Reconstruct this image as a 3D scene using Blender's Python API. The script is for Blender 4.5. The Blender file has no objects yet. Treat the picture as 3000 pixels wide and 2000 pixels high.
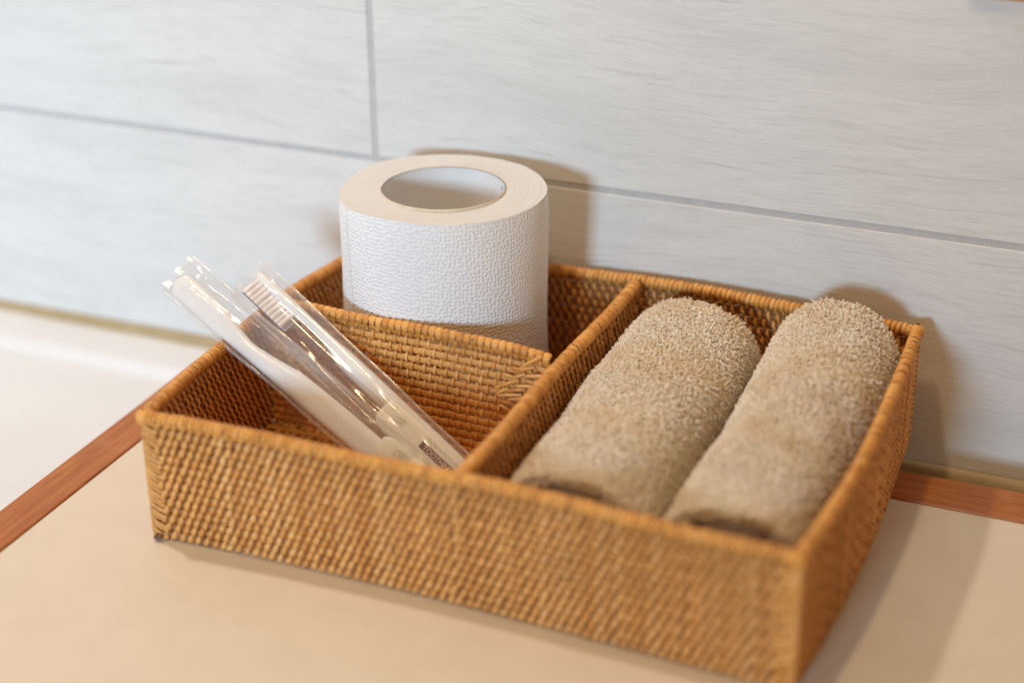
import bpy, math, random
import numpy as np
from mathutils import Matrix, Vector

random.seed(7)
rng = np.random.default_rng(7)
scene = bpy.context.scene
COL = scene.collection

# ------------------------------------------------------------------ camera
cam_data = bpy.data.cameras.new('camera')
cam = bpy.data.objects.new('camera', cam_data)
COL.objects.link(cam)
cam.matrix_world = Matrix(((0.9215, -0.1604, 0.3537, 0.0443),
                           (0.3883, 0.4026, -0.8290, -0.6801),
                           (-0.0094, 0.9012, 0.4332, 0.3640),
                           (0, 0, 0, 1)))
cam_data.sensor_width = 36.0
cam_data.lens = 5059.255 / 3000.0 * 36.0
cam_data.clip_start = 0.01
cam_data.clip_end = 50.0
cam_data.dof.use_dof = True
cam_data.dof.focus_distance = 0.720
cam_data.dof.aperture_fstop = 3.3
scene.camera = cam
CAM = np.array([0.0443, -0.6801, 0.3640])

# ------------------------------------------------------------------ room light
world = bpy.data.worlds.new('World')
scene.world = world
world.use_nodes = True
wbg = world.node_tree.nodes['Background']
wbg.inputs['Color'].default_value = (1.0, 0.58, 0.24, 1)
wbg.inputs['Strength'].default_value = 0.31


def area_lamp(name, loc, target, size, power, color, shape='DISK', size_y=None):
    d = bpy.data.lights.new(name, 'AREA')
    d.shape = shape
    d.size = size
    if size_y:
        d.size_y = size_y
    d.energy = power
    d.color = color
    o = bpy.data.objects.new(name, d)
    COL.objects.link(o)
    o.location = loc
    dirv = Vector(target) - Vector(loc)
    o.rotation_euler = dirv.to_track_quat('-Z', 'Y').to_euler()
    return o


# cool window behind the camera, low and square to the wall
wl = area_lamp('window_light', (-0.36, -2.40, 0.50), (-0.62, 0.0, 0.07), 0.34, 4.0, (0.50, 0.735, 0.955), 'RECTANGLE', 0.30)
wl.data.spread = math.radians(50)
# warm lamp over the counter, to the left and close to the wall
area_lamp('counter_lamp', (-0.652, -0.10, 0.90), (-0.30, -0.14, 0.0), 0.05, 3.4, (1.0, 0.855, 0.76))
# warm ceiling lamp
area_lamp('ceiling_lamp', (-0.26, -0.42, 1.10), (-0.20, -0.12, 0.0), 0.06, 3.15, (1.0, 0.75, 0.41))

vs = scene.view_settings
vs.view_transform = 'Standard'
vs.look = 'None'
vs.gamma = 1.0
vs.exposure = 0.0
vs.use_curve_mapping = False
scene.cycles.use_denoising = True
scene.cycles.max_bounces = 14
scene.cycles.diffuse_bounces = 8
scene.cycles.transparent_max_bounces = 24
scene.cycles.sample_clamp_indirect = 4.0

# ------------------------------------------------------------------ node helpers


def new_mat(name):
    m = bpy.data.materials.new(name)
    m.use_nodes = True
    nt = m.node_tree
    b = nt.nodes['Principled BSDF']
    return m, nt, b


def N(nt, kind, **kw):
    n = nt.nodes.new(kind)
    for k, v in kw.items():
        setattr(n, k, v)
    return n


def L(nt, a, b):
    nt.links.new(a, b)


def ramp(nt, fac, stops, interp='LINEAR'):
    r = N(nt, 'ShaderNodeValToRGB')
    r.color_ramp.interpolation = interp
    e = r.color_ramp.elements
    while len(e) < len(stops):
        e.new(0.5)
    for el, (p, c) in zip(e, stops):
        el.position = p
        el.color = (*c, 1) if len(c) == 3 else c
    L(nt, fac, r.inputs['Fac'])
    return r.outputs['Color']


def noise(nt, vec, scale, detail=3.0, rough=0.5, dist=0.0, stretch=None):
    n = N(nt, 'ShaderNodeTexNoise')
    n.inputs['Scale'].default_value = scale
    n.inputs['Detail'].default_value = detail
    n.inputs['Roughness'].default_value = rough
    n.inputs['Distortion'].default_value = dist
    if stretch:
        mp = N(nt, 'ShaderNodeMapping')
        mp.inputs['Scale'].default_value = stretch
        L(nt, vec, mp.inputs['Vector'])
        vec = mp.outputs['Vector']
    L(nt, vec, n.inputs['Vector'])
    return n.outputs['Fac']


def mix(nt, fac, a, b, mode='MIX'):
    m = N(nt, 'ShaderNodeMix', data_type='RGBA', blend_type=mode)
    if isinstance(fac, (int, float)):
        m.inputs[0].default_value = fac
    else:
        L(nt, fac, m.inputs[0])
    for s, v in ((m.inputs[6], a), (m.inputs[7], b)):
        if isinstance(v, tuple):
            s.default_value = (*v, 1)
        else:
            L(nt, v, s)
    return m.outputs[2]


def bump(nt, b, height, dist, strength=1.0):
    n = N(nt, 'ShaderNodeBump')
    n.inputs['Distance'].default_value = dist
    n.inputs['Strength'].default_value = strength
    L(nt, height, n.inputs['Height'])
    L(nt, n.outputs['Normal'], b.inputs['Normal'])


def rnd_value(nt):
    a = N(nt, 'ShaderNodeAttribute', attribute_name='rnd')
    o = N(nt, 'ShaderNodeObjectInfo')
    s = N(nt, 'ShaderNodeMath', operation='ADD')
    L(nt, a.outputs['Fac'], s.inputs[0])
    L(nt, o.outputs['Random'], s.inputs[1])
    f = N(nt, 'ShaderNodeMath', operation='FRACT')
    L(nt, s.outputs[0], f.inputs[0])
    return f.outputs[0]


# ------------------------------------------------------------------ materials


def mat_rattan(name, stops, rough=0.42):
    m, nt, b = new_mat(name)
    tc = N(nt, 'ShaderNodeTexCoord')
    g = N(nt, 'ShaderNodeNewGeometry')
    r = rnd_value(nt)
    base = ramp(nt, r, stops)
    pos = g.outputs['Position']
    n1 = noise(nt, pos, 55, 3, 0.6)
    base = mix(nt, ramp(nt, n1, [(0.35, (0, 0, 0)), (0.72, (0.55, 0.55, 0.55))]), base, (0.50, 0.225, 0.055))
    n2 = noise(nt, pos, 420, 2, 0.6)
    base = mix(nt, ramp(nt, n2, [(0.63, (0, 0, 0)), (0.74, (0.85, 0.85, 0.85))]), base, (0.20, 0.085, 0.030))
    n3 = noise(nt, pos, 900, 2, 0.5)
    base = mix(nt, ramp(nt, n3, [(0.64, (0, 0, 0)), (0.80, (0.6, 0.6, 0.6))]), base, (0.90, 0.66, 0.38))
    L(nt, base, b.inputs['Base Color'])
    b.inputs['Roughness'].default_value = rough
    b.inputs['Specular IOR Level'].default_value = 0.45
    bump(nt, b, noise(nt, pos, 1800, 2, 0.5), 0.0002, 0.6)
    return m


RATTAN = mat_rattan('rattan', [(0.0, (0.68, 0.285, 0.060)), (0.35, (0.81, 0.385, 0.100)), (0.85, (0.87, 0.445, 0.135)), (1.0, (0.91, 0.52, 0.19))])
RATTAN_WEFT = mat_rattan('rattan_weft', [(0.0, (0.66, 0.290, 0.060)), (0.5, (0.78, 0.38, 0.095)), (1.0, (0.86, 0.46, 0.145))])
RATTAN_GAP_SHADE = mat_rattan('rattan_gap_shade', [(0.0, (0.14, 0.042, 0.010)), (0.5, (0.20, 0.066, 0.016)), (1.0, (0.29, 0.110, 0.028))], 0.5)  # rattan darkened: shade in weave holes and binding gaps is painted in
RATTAN_RIM = mat_rattan('rattan_rim', [(0.0, (0.60, 0.245, 0.040)), (0.5, (0.76, 0.345, 0.066)), (1.0, (0.84, 0.43, 0.11))])


def mat_plain(name, col, rough=0.5, spec=0.5):
    m, nt, b = new_mat(name)
    b.inputs['Base Color'].default_value = (*col, 1)
    b.inputs['Roughness'].default_value = rough
    b.inputs['Specular IOR Level'].default_value = spec
    return m, nt, b


def mat_tile():
    m, nt, b = new_mat('tile_woodgrain')
    g = N(nt, 'ShaderNodeNewGeometry')
    o = N(nt, 'ShaderNodeObjectInfo')
    off = N(nt, 'ShaderNodeVectorMath', operation='MULTIPLY_ADD')
    cmb = N(nt, 'ShaderNodeCombineXYZ')
    for i in range(3):
        L(nt, o.outputs['Random'], cmb.inputs[i])
    L(nt, cmb.outputs[0], off.inputs[0])
    off.inputs[1].default_value = (3.1, 0, 1.7)
    L(nt, g.outputs['Position'], off.inputs[2])
    # warp so that the grain drifts in slow arcs
    wn = N(nt, 'ShaderNodeTexNoise')
    wn.inputs['Scale'].default_value = 5.0
    wn.inputs['Detail'].default_value = 2.0
    L(nt, off.outputs[0], wn.inputs['Vector'])
    wv = N(nt, 'ShaderNodeVectorMath', operation='MULTIPLY_ADD')
    L(nt, wn.outputs['Color'], wv.inputs[0])
    wv.inputs[1].default_value = (0.03, 0, 0.045)
    L(nt, off.outputs[0], wv.inputs[2])
    v = wv.outputs[0]
    broad = noise(nt, v, 1.0, 3, 0.55, 0.0, (5, 1, 26))
    mid = noise(nt, v, 1.0, 5, 0.62, 0.4, (16, 1, 150))
    fine = noise(nt, v, 1.0, 4, 0.65, 0.3, (60, 1, 900))
    streak = noise(nt, v, 1.0, 2, 0.5, 0.2, (9, 1, 240))
    base = ramp(nt, broad, [(0.25, (0.660, 0.655, 0.635)), (0.5, (0.735, 0.725, 0.700)), (0.75, (0.775, 0.765, 0.745))])
    base = mix(nt, ramp(nt, mid, [(0.30, (0.42, 0.42, 0.42)), (0.50, (0, 0, 0))]), base, (0.575, 0.560, 0.535))
    base = mix(nt, ramp(nt, fine, [(0.30, (0.55, 0.55, 0.55)), (0.52, (0, 0, 0))]), base, (0.55, 0.54, 0.515))
    base = mix(nt, ramp(nt, streak, [(0.24, (0.8, 0.8, 0.8)), (0.36, (0, 0, 0))]), base, (0.49, 0.47, 0.44))
    L(nt, base, b.inputs['Base Color'])
    b.inputs['Roughness'].default_value = 0.48
    b.inputs['Specular IOR Level'].default_value = 0.35
    bump(nt, b, fine, 0.0004, 0.35)
    return m


TILE = mat_tile()


def mat_noisy(name, c0, c1, scale, rough=0.5, bd=0.0, spec=0.4, stretch=None, detail=4):
    m, nt, b = new_mat(name)
    g = N(nt, 'ShaderNodeNewGeometry')
    f = noise(nt, g.outputs['Position'], scale, detail, 0.6, 0.0, stretch)
    L(nt, ramp(nt, f, [(0.3, c0), (0.7, c1)]), b.inputs['Base Color'])
    b.inputs['Roughness'].default_value = rough
    b.inputs['Specular IOR Level'].default_value = spec
    if bd:
        bump(nt, b, noise(nt, g.outputs['Position'], scale * 6, 3, 0.6, 0.0, stretch), bd, 0.5)
    return m


GROUT = mat_noisy('grout', (0.50, 0.495, 0.49), (0.56, 0.55, 0.545), 120, 0.9)
CAULK = mat_noisy('caulk', (0.36, 0.27, 0.145), (0.45, 0.35, 0.20), 60, 0.6)
LEDGE = mat_noisy('white_ledge', (0.72, 0.735, 0.76), (0.77, 0.785, 0.81), 14, 0.35)
PANEL = mat_noisy('cream_laminate', (0.690, 0.610, 0.500), (0.730, 0.650, 0.540), 45, 0.50, 0.0001, 0.35)


def mat_wood():
    m, nt, b = new_mat('red_wood')
    tc = N(nt, 'ShaderNodeTexCoord')
    v = tc.outputs['Object']
    a = noise(nt, v, 1.0, 4, 0.6, 0.5, (18, 420, 420))
    c = noise(nt, v, 1.0, 3, 0.6, 0.0, (60, 1600, 1600))
    d = noise(nt, v, 30, 3, 0.6)
    base = ramp(nt, a, [(0.25, (0.29, 0.082, 0.018)), (0.5, (0.44, 0.148, 0.034)), (0.78, (0.55, 0.21, 0.056))])
    base = mix(nt, ramp(nt, c, [(0.30, (0.6, 0.6, 0.6)), (0.48, (0, 0, 0))]), base, (0.16, 0.045, 0.018))
    base = mix(nt, ramp(nt, d, [(0.62, (0, 0, 0)), (0.80, (0.35, 0.35, 0.35))]), base, (0.60, 0.36, 0.22))
    L(nt, base, b.inputs['Base Color'])
    b.inputs['Roughness'].default_value = 0.42
    b.inputs['Specular IOR Level'].default_value = 0.28
    bump(nt, b, c, 0.00015, 0.5)
    return m


WOOD = mat_wood()


def mat_paper():
    m, nt, b = new_mat('tissue_embossed')
    uv = N(nt, 'ShaderNodeUVMap', uv_map='unroll')
    wob = N(nt, 'ShaderNodeTexNoise')
    wob.inputs['Scale'].default_value = 260
    L(nt, uv.outputs[0], wob.inputs['Vector'])
    wv = N(nt, 'ShaderNodeVectorMath', operation='MULTIPLY_ADD')
    L(nt, wob.outputs['Color'], wv.inputs[0])
    wv.inputs[1].default_value = (0.0003, 0.0003, 0)
    L(nt, uv.outputs[0], wv.inputs[2])
    vo = N(nt, 'ShaderNodeTexVoronoi', feature='F1', voronoi_dimensions='2D')
    vo.inputs['Scale'].default_value = 585
    vo.inputs['Randomness'].default_value = 0.62
    L(nt, wv.outputs[0], vo.inputs['Vector'])
    inv = N(nt, 'ShaderNodeMapRange', interpolation_type='SMOOTHSTEP')
    inv.inputs['From Min'].default_value = 0.50
    inv.inputs['From Max'].default_value = 0.05
    L(nt, vo.outputs['Distance'], inv.inputs['Value'])
    b.inputs['Base Color'].default_value = (0.90, 0.90, 0.90, 1)
    b.inputs['Roughness'].default_value = 0.75
    b.inputs['Specular IOR Level'].default_value = 0.3
    bump(nt, b, inv.outputs[0], 0.00025, 1.0)
    return m


PAPER = mat_paper()


def mat_paper_top():
    m, nt, b = new_mat('tissue_layers')
    tc = N(nt, 'ShaderNodeTexCoord')
    sx = N(nt, 'ShaderNodeSeparateXYZ')
    L(nt, tc.outputs['Object'], sx.inputs[0])
    ln = N(nt, 'ShaderNodeVectorMath', operation='LENGTH')
    cm = N(nt, 'ShaderNodeCombineXYZ')
    L(nt, sx.outputs[0], cm.inputs[0])
    L(nt, sx.outputs[1], cm.inputs[1])
    L(nt, cm.outputs[0], ln.inputs[0])
    c2 = N(nt, 'ShaderNodeCombineXYZ')
    L(nt, ln.outputs['Value'], c2.inputs[0])
    n = noise(nt, c2.outputs[0], 1600, 2, 0.6)
    n2 = noise(nt, tc.outputs['Object'], 700, 3, 0.6)
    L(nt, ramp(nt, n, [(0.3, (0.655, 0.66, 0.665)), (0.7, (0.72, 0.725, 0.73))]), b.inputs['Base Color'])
    b.inputs['Roughness'].default_value = 0.95
    b.inputs['Specular IOR Level'].default_value = 0.1
    ad = N(nt, 'ShaderNodeMath', operation='ADD')
    L(nt, n, ad.inputs[0])
    L(nt, n2, ad.inputs[1])
    bump(nt, b, ad.outputs[0], 0.0005, 0.7)
    return m


PAPER_TOP = mat_paper_top()
CORE = mat_noisy('core_card', (0.76, 0.75, 0.745), (0.80, 0.79, 0.785), 90, 0.85, 0.0002)
CORE_EDGE = mat_noisy('core_edge', (0.60, 0.50, 0.38), (0.70, 0.60, 0.48), 300, 0.9)
CORE_PRINT = mat_plain('core_print', (0.10, 0.16, 0.30), 0.7)[0]


def mat_towel(name, pile):
    m, nt, b = new_mat(name)
    g = N(nt, 'ShaderNodeNewGeometry')
    r = rnd_value(nt)
    base = ramp(nt, r, [(0.0, (0.92, 0.84, 0.72)), (0.5, (0.965, 0.915, 0.82)), (1.0, (0.99, 0.96, 0.89))])
    n = noise(nt, g.outputs['Position'], 48, 3, 0.55)
    base = mix(nt, ramp(nt, n, [(0.48, (0, 0, 0)), (0.72, (0.45, 0.45, 0.45))]), base, (0.90, 0.77, 0.58))
    L(nt, base, b.inputs['Base Color'])
    b.inputs['Roughness'].default_value = 0.95
    b.inputs['Specular IOR Level'].default_value = 0.12
    b.inputs['Sheen Weight'].default_value = 0.15
    # cotton loops let some light through
    tl = N(nt, 'ShaderNodeBsdfTranslucent')
    L(nt, base, tl.inputs['Color'])
    mx = N(nt, 'ShaderNodeMixShader')
    mx.inputs[0].default_value = 0.56
    L(nt, b.outputs[0], mx.inputs[1])
    L(nt, tl.outputs[0], mx.inputs[2])
    L(nt, mx.outputs[0], nt.nodes['Material Output'].inputs[0])
    return m


TOWEL = mat_towel('terry_cotton', True)
PLASTIC, _nt, _b = mat_plain('white_plastic', (0.84, 0.835, 0.82), 0.28, 0.5)
_b.inputs['Subsurface Weight'].default_value = 0.15
_b.inputs['Subsurface Radius'].default_value = (0.004, 0.003, 0.002)
_b.inputs['Subsurface Scale'].default_value = 0.5
BRISTLE, _nt, _b = mat_plain('nylon_bristle', (0.86, 0.80, 0.78), 0.4, 0.4)
TUBE = mat_plain('cream_tube', (0.83, 0.79, 0.70), 0.40, 0.45)[0]
PRINT_PLUM = mat_plain('plum_print', (0.145, 0.035, 0.050), 0.5)[0]
PRINT_GREEN = mat_plain('green_print', (0.20, 0.27, 0.10), 0.5)[0]
PRINT_CREAM = mat_plain('cream_print', (0.85, 0.72, 0.62), 0.5)[0]
PIN = mat_plain('dark_pin', (0.17, 0.085, 0.05), 0.4)[0]


def mat_film(name='clear_film', haze=0.11):
    m = bpy.data.materials.new(name)
    m.use_nodes = True
    nt = m.node_tree
    nt.nodes.clear()
    out = N(nt, 'ShaderNodeOutputMaterial')
    tr = N(nt, 'ShaderNodeBsdfTransparent')
    tr.inputs['Color'].default_value = (0.985, 0.98, 0.978, 1)
    gl = N(nt, 'ShaderNodeBsdfGlossy')
    gl.inputs['Roughness'].default_value = 0.15
    gl.inputs['Color'].default_value = (1, 1, 1, 1)
    df = N(nt, 'ShaderNodeBsdfDiffuse')
    df.inputs['Color'].default_value = (0.8, 0.79, 0.79, 1)
    lw = N(nt, 'ShaderNodeLayerWeight')
    lw.inputs['Blend'].default_value = 0.5
    pw = N(nt, 'ShaderNodeMath', operation='POWER')
    L(nt, lw.outputs['Facing'], pw.inputs[0])
    pw.inputs[1].default_value = 3.5
    fr = N(nt, 'ShaderNodeMath', operation='MULTIPLY_ADD')
    L(nt, pw.outputs[0], fr.inputs[0])
    fr.inputs[1].default_value = 0.60
    fr.inputs[2].default_value = 0.06
    g = N(nt, 'ShaderNodeNewGeometry')
    bp = N(nt, 'ShaderNodeBump')
    bp.inputs['Distance'].default_value = 0.0006
    bp.inputs['Strength'].default_value = 0.12
    L(nt, noise(nt, g.outputs['Position'], 210, 3, 0.6, 0.6), bp.inputs['Height'])
    L(nt, bp.outputs[0], gl.inputs['Normal'])
    L(nt, bp.outputs[0], lw.inputs['Normal'])
    m0 = N(nt, 'ShaderNodeMixShader')
    m0.inputs[0].default_value = haze
    L(nt, tr.outputs[0], m0.inputs[1])
    L(nt, df.outputs[0], m0.inputs[2])
    mx = N(nt, 'ShaderNodeMixShader')
    L(nt, fr.outputs[0], mx.inputs[0])
    L(nt, m0.outputs[0], mx.inputs[1])
    L(nt, gl.outputs[0], mx.inputs[2])
    L(nt, mx.outputs[0], out.inputs[0])
    return m


FILM = mat_film()
FILM_SEAL = mat_film('film_seal', 0.30)

# ------------------------------------------------------------------ mesh helpers
BX, BY, YAW = -0.1847, -0.1071, -0.0127
HW, HD, H = 0.130, 0.096, 0.0564


def to_world(p):
    c, s = math.cos(YAW), math.sin(YAW)
    return Vector((BX + c * p[0] - s * p[1], BY + s * p[0] + c * p[1], p[2]))


def mesh_from(name, V, F, mat, smooth=True, rnd=None):
    me = bpy.data.meshes.new(name)
    V = np.asarray(V, dtype=np.float32)
    if isinstance(F, np.ndarray):
        k = F.shape[1]
        me.vertices.add(len(V))
        me.vertices.foreach_set('co', V.ravel())
        me.loops.add(F.size)
        me.polygons.add(len(F))
        me.polygons.foreach_set('loop_start', np.arange(0, F.size, k, dtype=np.int32))
        me.loops.foreach_set('vertex_index', F.astype(np.int32).ravel())
        me.update(calc_edges=True)
    else:
        me.from_pydata(V.tolist(), [], F)
        me.update()
    me.polygons.foreach_set('use_smooth', np.full(len(me.polygons), smooth))
    if rnd is not None:
        a = me.attributes.new('rnd', 'FLOAT', 'POINT')
        a.data.foreach_set('value', np.broadcast_to(np.asarray(rnd, dtype=np.float32), (len(V),)).copy())
    if mat:
        me.materials.append(mat)
    me.validate()
    return me


def obj(name, me, parent=None, kind=None, label=None):
    o = bpy.data.objects.new(name, me)
    COL.objects.link(o)
    if parent:
        o.parent = parent
    if kind:
        o['kind'] = kind
    if label:
        o['label'] = label
    return o


def thing(name, label, cat, base=(0, 0, 0), group=None):
    """Empty at the thing's base; its parts are modelled in basket axes (u, v, z) around it."""
    o = bpy.data.objects.new(name, None)
    COL.objects.link(o)
    o.empty_display_size = 0.02
    o.location = to_world(base)
    o.rotation_euler = (0, 0, YAW)
    o['label'] = label
    o['category'] = cat
    if group:
        o['group'] = group
    return o


def grid_faces(n, m, wrap_m=True):
    """quads of an n x m vertex grid; wraps in the second index"""
    i = np.arange(n - 1)[:, None]
    j = np.arange(m if wrap_m else m - 1)[None, :]
    j2 = (j + 1) % m
    a = i * m + j
    b = i * m + j2
    c = (i + 1) * m + j2
    d = (i + 1) * m + j
    return np.stack([a, b, c, d], -1).reshape(-1, 4)


def tube(P, A, B, a, b, sides=6):
    """tube round points P with half-widths a along unit vectors A and b along B"""
    P, A, B = np.asarray(P, float), np.asarray(A, float), np.asarray(B, float)
    n = len(P)
    A = np.broadcast_to(A, (n, 3))
    B = np.broadcast_to(B, (n, 3))
    a = np.broadcast_to(a, (n,))
    b = np.broadcast_to(b, (n,))
    t = np.arange(sides) / sides * 2 * np.pi + np.pi / sides
    V = P[:, None, :] + A[:, None, :] * (a[:, None] * np.cos(t))[:, :, None] + B[:, None, :] * (b[:, None] * np.sin(t))[:, :, None]
    return V.reshape(-1, 3), grid_faces(n, sides)


def auto_tube(P, r, sides=6, r2=None, up=(0, 0, 1)):
    P = np.asarray(P, float)
    T = np.gradient(P, axis=0)
    T /= np.linalg.norm(T, axis=1)[:, None]
    U = np.cross(T, np.asarray(up, float))
    U /= np.maximum(np.linalg.norm(U, axis=1), 1e-9)[:, None]
    W = np.cross(U, T)
    return tube(P, U, W, r, r if r2 is None else r2, sides)


class Joined:
    def __init__(self):
        self.V, self.F, self.R, self.n = [], [], [], 0

    def add(self, V, F, rnd=0.0):
        self.V.append(V)
        self.F.append(F + self.n)
        self.R.append(np.full(len(V), rnd, dtype=np.float32))
        self.n += len(V)

    def mesh(self, name, mat, smooth=True):
        return mesh_from(name, np.concatenate(self.V), np.concatenate(self.F), mat, smooth, np.concatenate(self.R))


def box_mesh(name, x0, x1, y0, y1, z0, z1, bev, mat):
    """box with chamfered edges"""
    import bmesh
    bm = bmesh.new()
    bmesh.ops.create_cube(bm, size=1.0)
    for v in bm.verts:
        v.co = Vector(((x0 + x1) / 2 + v.co.x * (x1 - x0), (y0 + y1) / 2 + v.co.y * (y1 - y0), (z0 + z1) / 2 + v.co.z * (z1 - z0)))
    if bev:
        bmesh.ops.bevel(bm, geom=bm.edges[:], offset=bev, segments=2, affect='EDGES', profile=0.5)
    me = bpy.data.meshes.new(name)
    bm.to_mesh(me)
    bm.free()
    me.materials.append(mat)
    return me


def box(name, x0, x1, y0, y1, z0, z1, bev, mat, parent=None, kind=None, label=None):
    cx, cy = (x0 + x1) / 2, (y0 + y1) / 2
    me = box_mesh(name, x0 - cx, x1 - cx, y0 - cy, y1 - cy, 0, z1 - z0, bev, mat)
    o = obj(name, me, parent, kind, label)
    o.location = (cx, cy, z0)
    return o


# ------------------------------------------------------------------ the setting
LEDGE_Z = -0.0240
TB = -0.0205                    # bottom of the lowest tile course
ZJ, XJ, G = 0.0911, -0.3142, 0.00165
wall = box('wall', -1.6, 1.2, 0.0004, 0.06, -0.12, 1.3, 0, GROUT, None, 'structure')


def tile(x0, x1, z0, z1):
    o = box('tile', x0, x1, 0.0, 0.0102, z0, z1, 0.0003, TILE)
    o.parent = wall
    o.matrix_parent_inverse = Matrix.Translation(-wall.location)
    return o


for k in range(-1, 2):
    x0 = -0.612 + k * 0.64
    tile(x0 + G, x0 + 0.64 - G, TB, ZJ - G)
for k in range(-2, 2):
    x0 = XJ + k * 0.64
    tile(x0 + G, x0 + 0.64 - G, ZJ + G, ZJ + 0.20 - G)
for k in range(-1, 2):
    x0 = -0.55 + k * 0.64
    tile(x0 + G, x0 + 0.64 - G, ZJ + 0.20 + G, ZJ + 0.40 - G)

# caulk bead under the tiles: a quarter-round that swells towards the right
xs = np.linspace(-0.75, 0.35, 60)
V = []
ang = np.linspace(0, math.pi / 2, 6)
for x in xs:
    zt_ = float(np.interp(x, [-0.55, -0.05], [-0.0198, -0.0152]))
    wdt = 0.0030 + 0.0030 * (x + 0.6) + 0.0003 * math.sin(x * 60) + 0.0002 * math.sin(x * 143)
    for a in ang:
        V.append((x, -0.0004 - wdt * math.sin(a), LEDGE_Z - 0.001 + (zt_ - LEDGE_Z + 0.001) * math.cos(a)))
me = mesh_from('caulk_bead', V, grid_faces(60, 6, False)[:, ::-1], CAULK)
o = obj('caulk_bead', me, wall)
o.matrix_parent_inverse = Matrix.Translation(-wall.location)

# white ledge: one moulded sheet with a soft step in front of the wall
ys = np.r_[np.linspace(0.02, -0.024, 4), np.linspace(-0.026, -0.040, 12), np.linspace(-0.045, -0.9, 12)]
zs = LEDGE_Z - 0.0045 / (1 + np.exp((ys + 0.033) / 0.0016))
xs = np.linspace(-1.3, 0.9, 30)
V = np.array([(x, y, z) for x in xs for y, z in zip(ys, zs)])
me = mesh_from('ledge', V, grid_faces(len(xs), len(ys), False), LEDGE)
obj('ledge', me, None, 'structure')

# raised counter board: cream panel edged with red wood strips
XS0, XS1, YS0, YS1 = -0.3838, -0.3650, -0.0392, -0.0620
counter = box('countertop', XS0 + 0.0008, 0.60, -0.80, YS0 - 0.0008, LEDGE_Z - 0.004, -0.0035, 0.0006, LEDGE, None, 'structure')
inv = Matrix.Translation(-counter.location)
p = box('panel', XS1 + 0.0002, 0.599, -0.799, YS1 - 0.0002, -0.0034, 0.0, 0.0004, PANEL, counter)
p.matrix_parent_inverse = inv
p = box('wood_strip', XS0, XS1, -0.81, YS0, -0.0180, 0.0009, 0.0006, WOOD, counter)
p.matrix_parent_inverse = inv
# grain runs along local x, so the left strip is turned a quarter
me = box_mesh('wood_strip', -0.385, 0.385, (XS0 - XS1) / 2, (XS1 - XS0) / 2, 0, 0.0189, 0.0006, WOOD)
p.data = me
p.rotation_euler = (0, 0, math.pi / 2)
p.location = ((XS0 + XS1) / 2, YS0 - 0.385, -0.0180)
p = box('wood_strip', XS1 + 0.0003, 0.60, YS1, YS0, -0.0180, 0.00088, 0.0006, WOOD, counter)
p.matrix_parent_inverse = inv

# low edge of a timber board fixed to the wall, at the very top right
tb = box('timber_board', -0.052, 0.40, -0.0035, -0.0003, 0.1924, 0.30, 0.001, mat_noisy('orange_wood', (0.50, 0.22, 0.06), (0.62, 0.30, 0.09), 40, 0.5, 0, 0.3, (6, 90, 90)))
tb['label'] = 'orange-brown timber edge just showing at top right corner of the wall'
tb['category'] = 'board'

# ------------------------------------------------------------------ basket
basket = thing('rattan_basket', 'woven honey-coloured rattan tray basket with three compartments', 'basket', (0, 0, 0))
IN = 0.0020                     # centre line of a wall lies this far inside its outer face


def path_front(t):
    w = np.sin(np.pi * t) * (1.25 - 0.9 * t)
    return np.stack([-HW + IN + (2 * HW - 2 * IN) * t, -HD + IN + 0.0042 * w], -1)


def path_back(t):
    return np.stack([-HW + IN + (2 * HW - 2 * IN) * t, HD - IN + 0.0045 * np.sin(np.pi * t)], -1)


def path_left(t):
    return np.stack([-HW + IN - 0.0065 * np.sin(np.pi * t), -HD + IN + (2 * HD - 2 * IN) * t], -1)


def path_right(t):
    return np.stack([HW - IN + 0.0042 * np.sin(np.pi * t ** 0.85), -HD + IN + (2 * HD - 2 * IN) * t], -1)


def path_mid(t):
    return np.stack([0.0030 + 0.0006 * np.sin(9 * t), -HD + 0.006 + (2 * HD - 0.009) * t], -1)


CV = 0.0036


def path_cross(t):
    return np.stack([-HW - 0.002 + (HW + 0.0015) * t, CV + 0.0008 * np.sin(7 * t)], -1)


def top_flat(t):
    return H - 0.0025 + 0 * t


def top_outer(t):
    return H - 0.0025 + 0.0008 * np.sin(11 * t + 1) * np.sin(np.pi * t)


def top_cross(t):
    return 0.0600 - 0.0035 * np.clip((t - 0.80) / 0.2, 0, 1) ** 2 + 0.0004 * np.sin(13 * t)


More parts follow.
